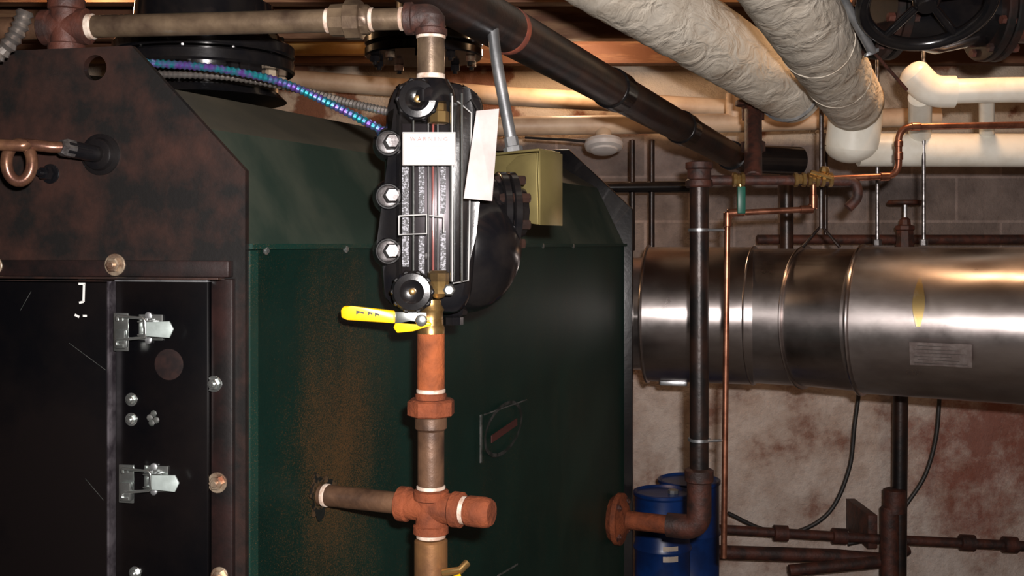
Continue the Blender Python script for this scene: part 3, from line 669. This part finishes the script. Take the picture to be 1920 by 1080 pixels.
tube('upper_copper',[c_(1560,335),c_(1685,330),c_(1685,238),c_(1930,234),c_(2100,234)],.0095,copper,CPp,16,.04)
for a,b_ in (((1650,331.5),(1668,330.8)),((1685,300),(1685,285)),((1685,275),(1685,264)),((1708,237.6),(1725,237.2))):
    cyl('copper_coupling',c_(*a),c_(*b_),.0120,copper,CPp,16)
obox('green_lever',c_(1390,375,2.93),(.022,0,0),(0,.012,0),(0,0,.075),greenv,CPp,.003)
cyl('drain_cock',c_(1388,345),c_(1388,402),.010,brass,CPp)
DV=empty('rusty_drop_pipe')
cyl('drop',P(1412,185,3.3),P(1412,335,3.05),.026,rustd,DV)
lathe('flange',P(1412,188,3.3),(0,0,-1),[(0,.05),(.003,.054),(.016,.054),(.02,.035),(.06,.034)],rustd,DV)
lathe('flange',P(1412,265,3.17),(0,0,-1),[(0,.03),(.003,.036),(.03,.036),(.034,.028)],rustd,DV)
BK=empty('dark_wall_pipes')
tube('upper_run',[P(1080,352,4.3),P(1300,350,4.3)],.024,black,BK)
for px in (1185,1222): cyl('bracket',P(px,262,4.3),P(px,470,4.3),.012,blackiron,BK)
for px in (1475,): cyl('drop',P(px,320,4.2),P(px,560,4.2),.026,blackiron,BK)
tube('rear_run',[P(1420,449,4.5),P(1990,449,4.5)],.020,rustd,BK)
cyl('thin_drop',P(1548,250,4.4),P(1548,440,4.4),.009,blackiron,BK)
DP=empty('floor_drain_riser')
cyl('pipe',P(1690,560,4.35),P(1685,1130,4.35),.030,blackiron,DP)
lathe('coupling',P(1677,960,4.33),(0,0,1),[(0,.044),(.09,.044),(.095,.034)],rustd,DP)
cyl('pipe_to_floor',P(1668,950,4.33),V((P(1668,950,4.33).x,4.33,0)),.036,rustd,DP)
LP=empty('rusty_wall_pipes')
tube('upper',[P(1345,992,4.5),P(1640,1010,4.5),P(2050,1030,4.5)],.020,rustd,LP)
tube('lower',[P(1345,1035,4.4),P(1560,1042,4.4),P(1660,1050,4.4)],.028,rustd,LP)
tube('lower_return',[P(1480,1070,4.35),P(1660,1052,4.35),P(1700,1030,4.4)],.024,rustd,LP)
for px in (1450,1560,1800,1880): 
    q_=P(px,999+(px-1450)*.05,4.5); lathe('coupling',q_,(1,0,-.05),[(0,.024),(.003,.033),(.06,.033),(.063,.024)],rustd,LP)
obox('wall_bracket',P(1615,980,4.65),(.04,0,0),(0,.3,0),(0,0,.14),rustd,LP)
BW=empty('globe_valve'); q_=P(1697,380,4.35)
ring=[q_+V((math.cos(2*math.pi*i/24)*.060,math.sin(2*math.pi*i/24)*.060,0)) for i in range(25)]
tube('wheel',ring,.010,rustd,BW,12)
for k in range(2): tube('spoke',[q_+V((math.cos(k*1.57)*.060,math.sin(k*1.57)*.060,0)),q_-V((math.cos(k*1.57)*.060,math.sin(k*1.57)*.060,0))],.007,rustd,BW,8)
lathe('valve_stem',q_,(0,0,-1),[(-.01,.009),(.08,.009)],galv,BW,12)
lathe('valve_bonnet',q_+V((0,0,-.06)),(0,0,-1),[(0,.012),(.01,.022),(.03,.024),(.035,.040),(.05,.040),(.055,.034),(.12,.038)],rustd,BW,8)
CB=empty('hanging_black_cable')
tube('loop_a',spline([P(1610,740,4.6),P(1602,800,4.6),P(1592,880,4.6),P(1555,960,4.6),P(1490,998,4.6),P(1430,992,4.6),P(1365,962,4.6)],8),.009,cable,CB,10)
tube('loop_b',spline([P(1762,740,4.6),P(1755,820,4.6),P(1735,890,4.6),P(1700,945,4.6),P(1660,1000,4.6),P(1590,1020,4.6)],8),.009,cable,CB,10)
def drum(px,y,r,h):
    e=empty('blue_steel_drum'); x=(px-960)/F*y
    pr=[(0,r),(.012,r+.006),(.02,r)]
    for s_ in (.33,.66): pr+=[(h*s_-.015,r),(h*s_,r+.007),(h*s_+.015,r)]
    pr+=[(h-.02,r),(h-.012,r+.006),(h-.002,r+.006),(h,r),(h-.008,r-.01),(h-.01,.03),(h-.009,.001)]
    lathe('shell',(x,y,0),(0,0,1),pr,blue,e,48)
    lathe('bung',(x+r*.4,y,h-.011),(0,0,1),[(0,.02),(.014,.02),(.016,.015)],galv,e,8)
    return e,x
e,x=drum(1242,3.90,.10,.597); drum(1292,4.13,.115,.59)
bm=bmesh.new(); pv=[]
for i in range(7):
    a_=-math.pi/2-.12+.55*i/6; pv.append([bm.verts.new((x+math.cos(a_)*.1025,3.90+math.sin(a_)*.1025,z)) for z in (.365,.42)])
for u_,v_ in zip(pv,pv[1:]): bm.faces.new((u_[0],v_[0],v_[1],u_[1]))
obj('drum_label',bm,M('foil_label',(.7,.6,.5),None,10,.3,.5),e)

# ------------------------------------------------------------------ lamps
def lamp(name,loc,energy,col,size=.05,holder=True):
    e=empty(name); l=bpy.data.lights.new('light','POINT'); l.energy=energy; l.color=col; l.shadow_soft_size=size
    o=bpy.data.objects.new('light_source',l); o.location=loc; COL.objects.link(o); o.parent=e
    if holder: 
        p=V(loc); lathe('lamp_socket',V((p.x,p.y,2.452)),(0,0,-1),[(0,.06),(.02,.06),(.04,.035),(max(.05,2.452-p.z-.06),.03)],label,e,24)
lamp('ceiling_lamp',(1.25,2.9,2.30),14,(1,.60,.32))
lamp('ceiling_lamp',(.25,4.25,2.30),14,(1,.68,.42))
lamp('ceiling_lamp',(-1.3,3.3,2.30),7,(1,.62,.32))
fl_=bpy.data.lights.new('camera_flash','AREA'); fl_.shape='RECTANGLE'; fl_.size=.05; fl_.size_y=.03; fl_.energy=86; fl_.color=(1,.93,.90)
fo=bpy.data.objects.new('camera_flash',fl_); fo.location=(.06,-.03,1.58); fo.rotation_euler=(math.radians(90),0,math.radians(-18)); COL.objects.link(fo)
w=bpy.data.worlds.new('world'); bpy.context.scene.world=w; w.use_nodes=True
w.node_tree.nodes['Background'].inputs[0].default_value=(.05,.035,.03,1); w.node_tree.nodes['Background'].inputs[1].default_value=.3
cam=bpy.data.cameras.new('camera'); cam.sensor_width=36; cam.lens=37.5; cam.shift_y=-(540-HOR)/1920.0; cam.clip_start=.02
co=bpy.data.objects.new('camera',cam); co.location=(0,0,EYE); co.rotation_euler=(math.pi/2,0,0); COL.objects.link(co); bpy.context.scene.camera=co
bpy.context.scene.view_settings.view_transform='Standard'
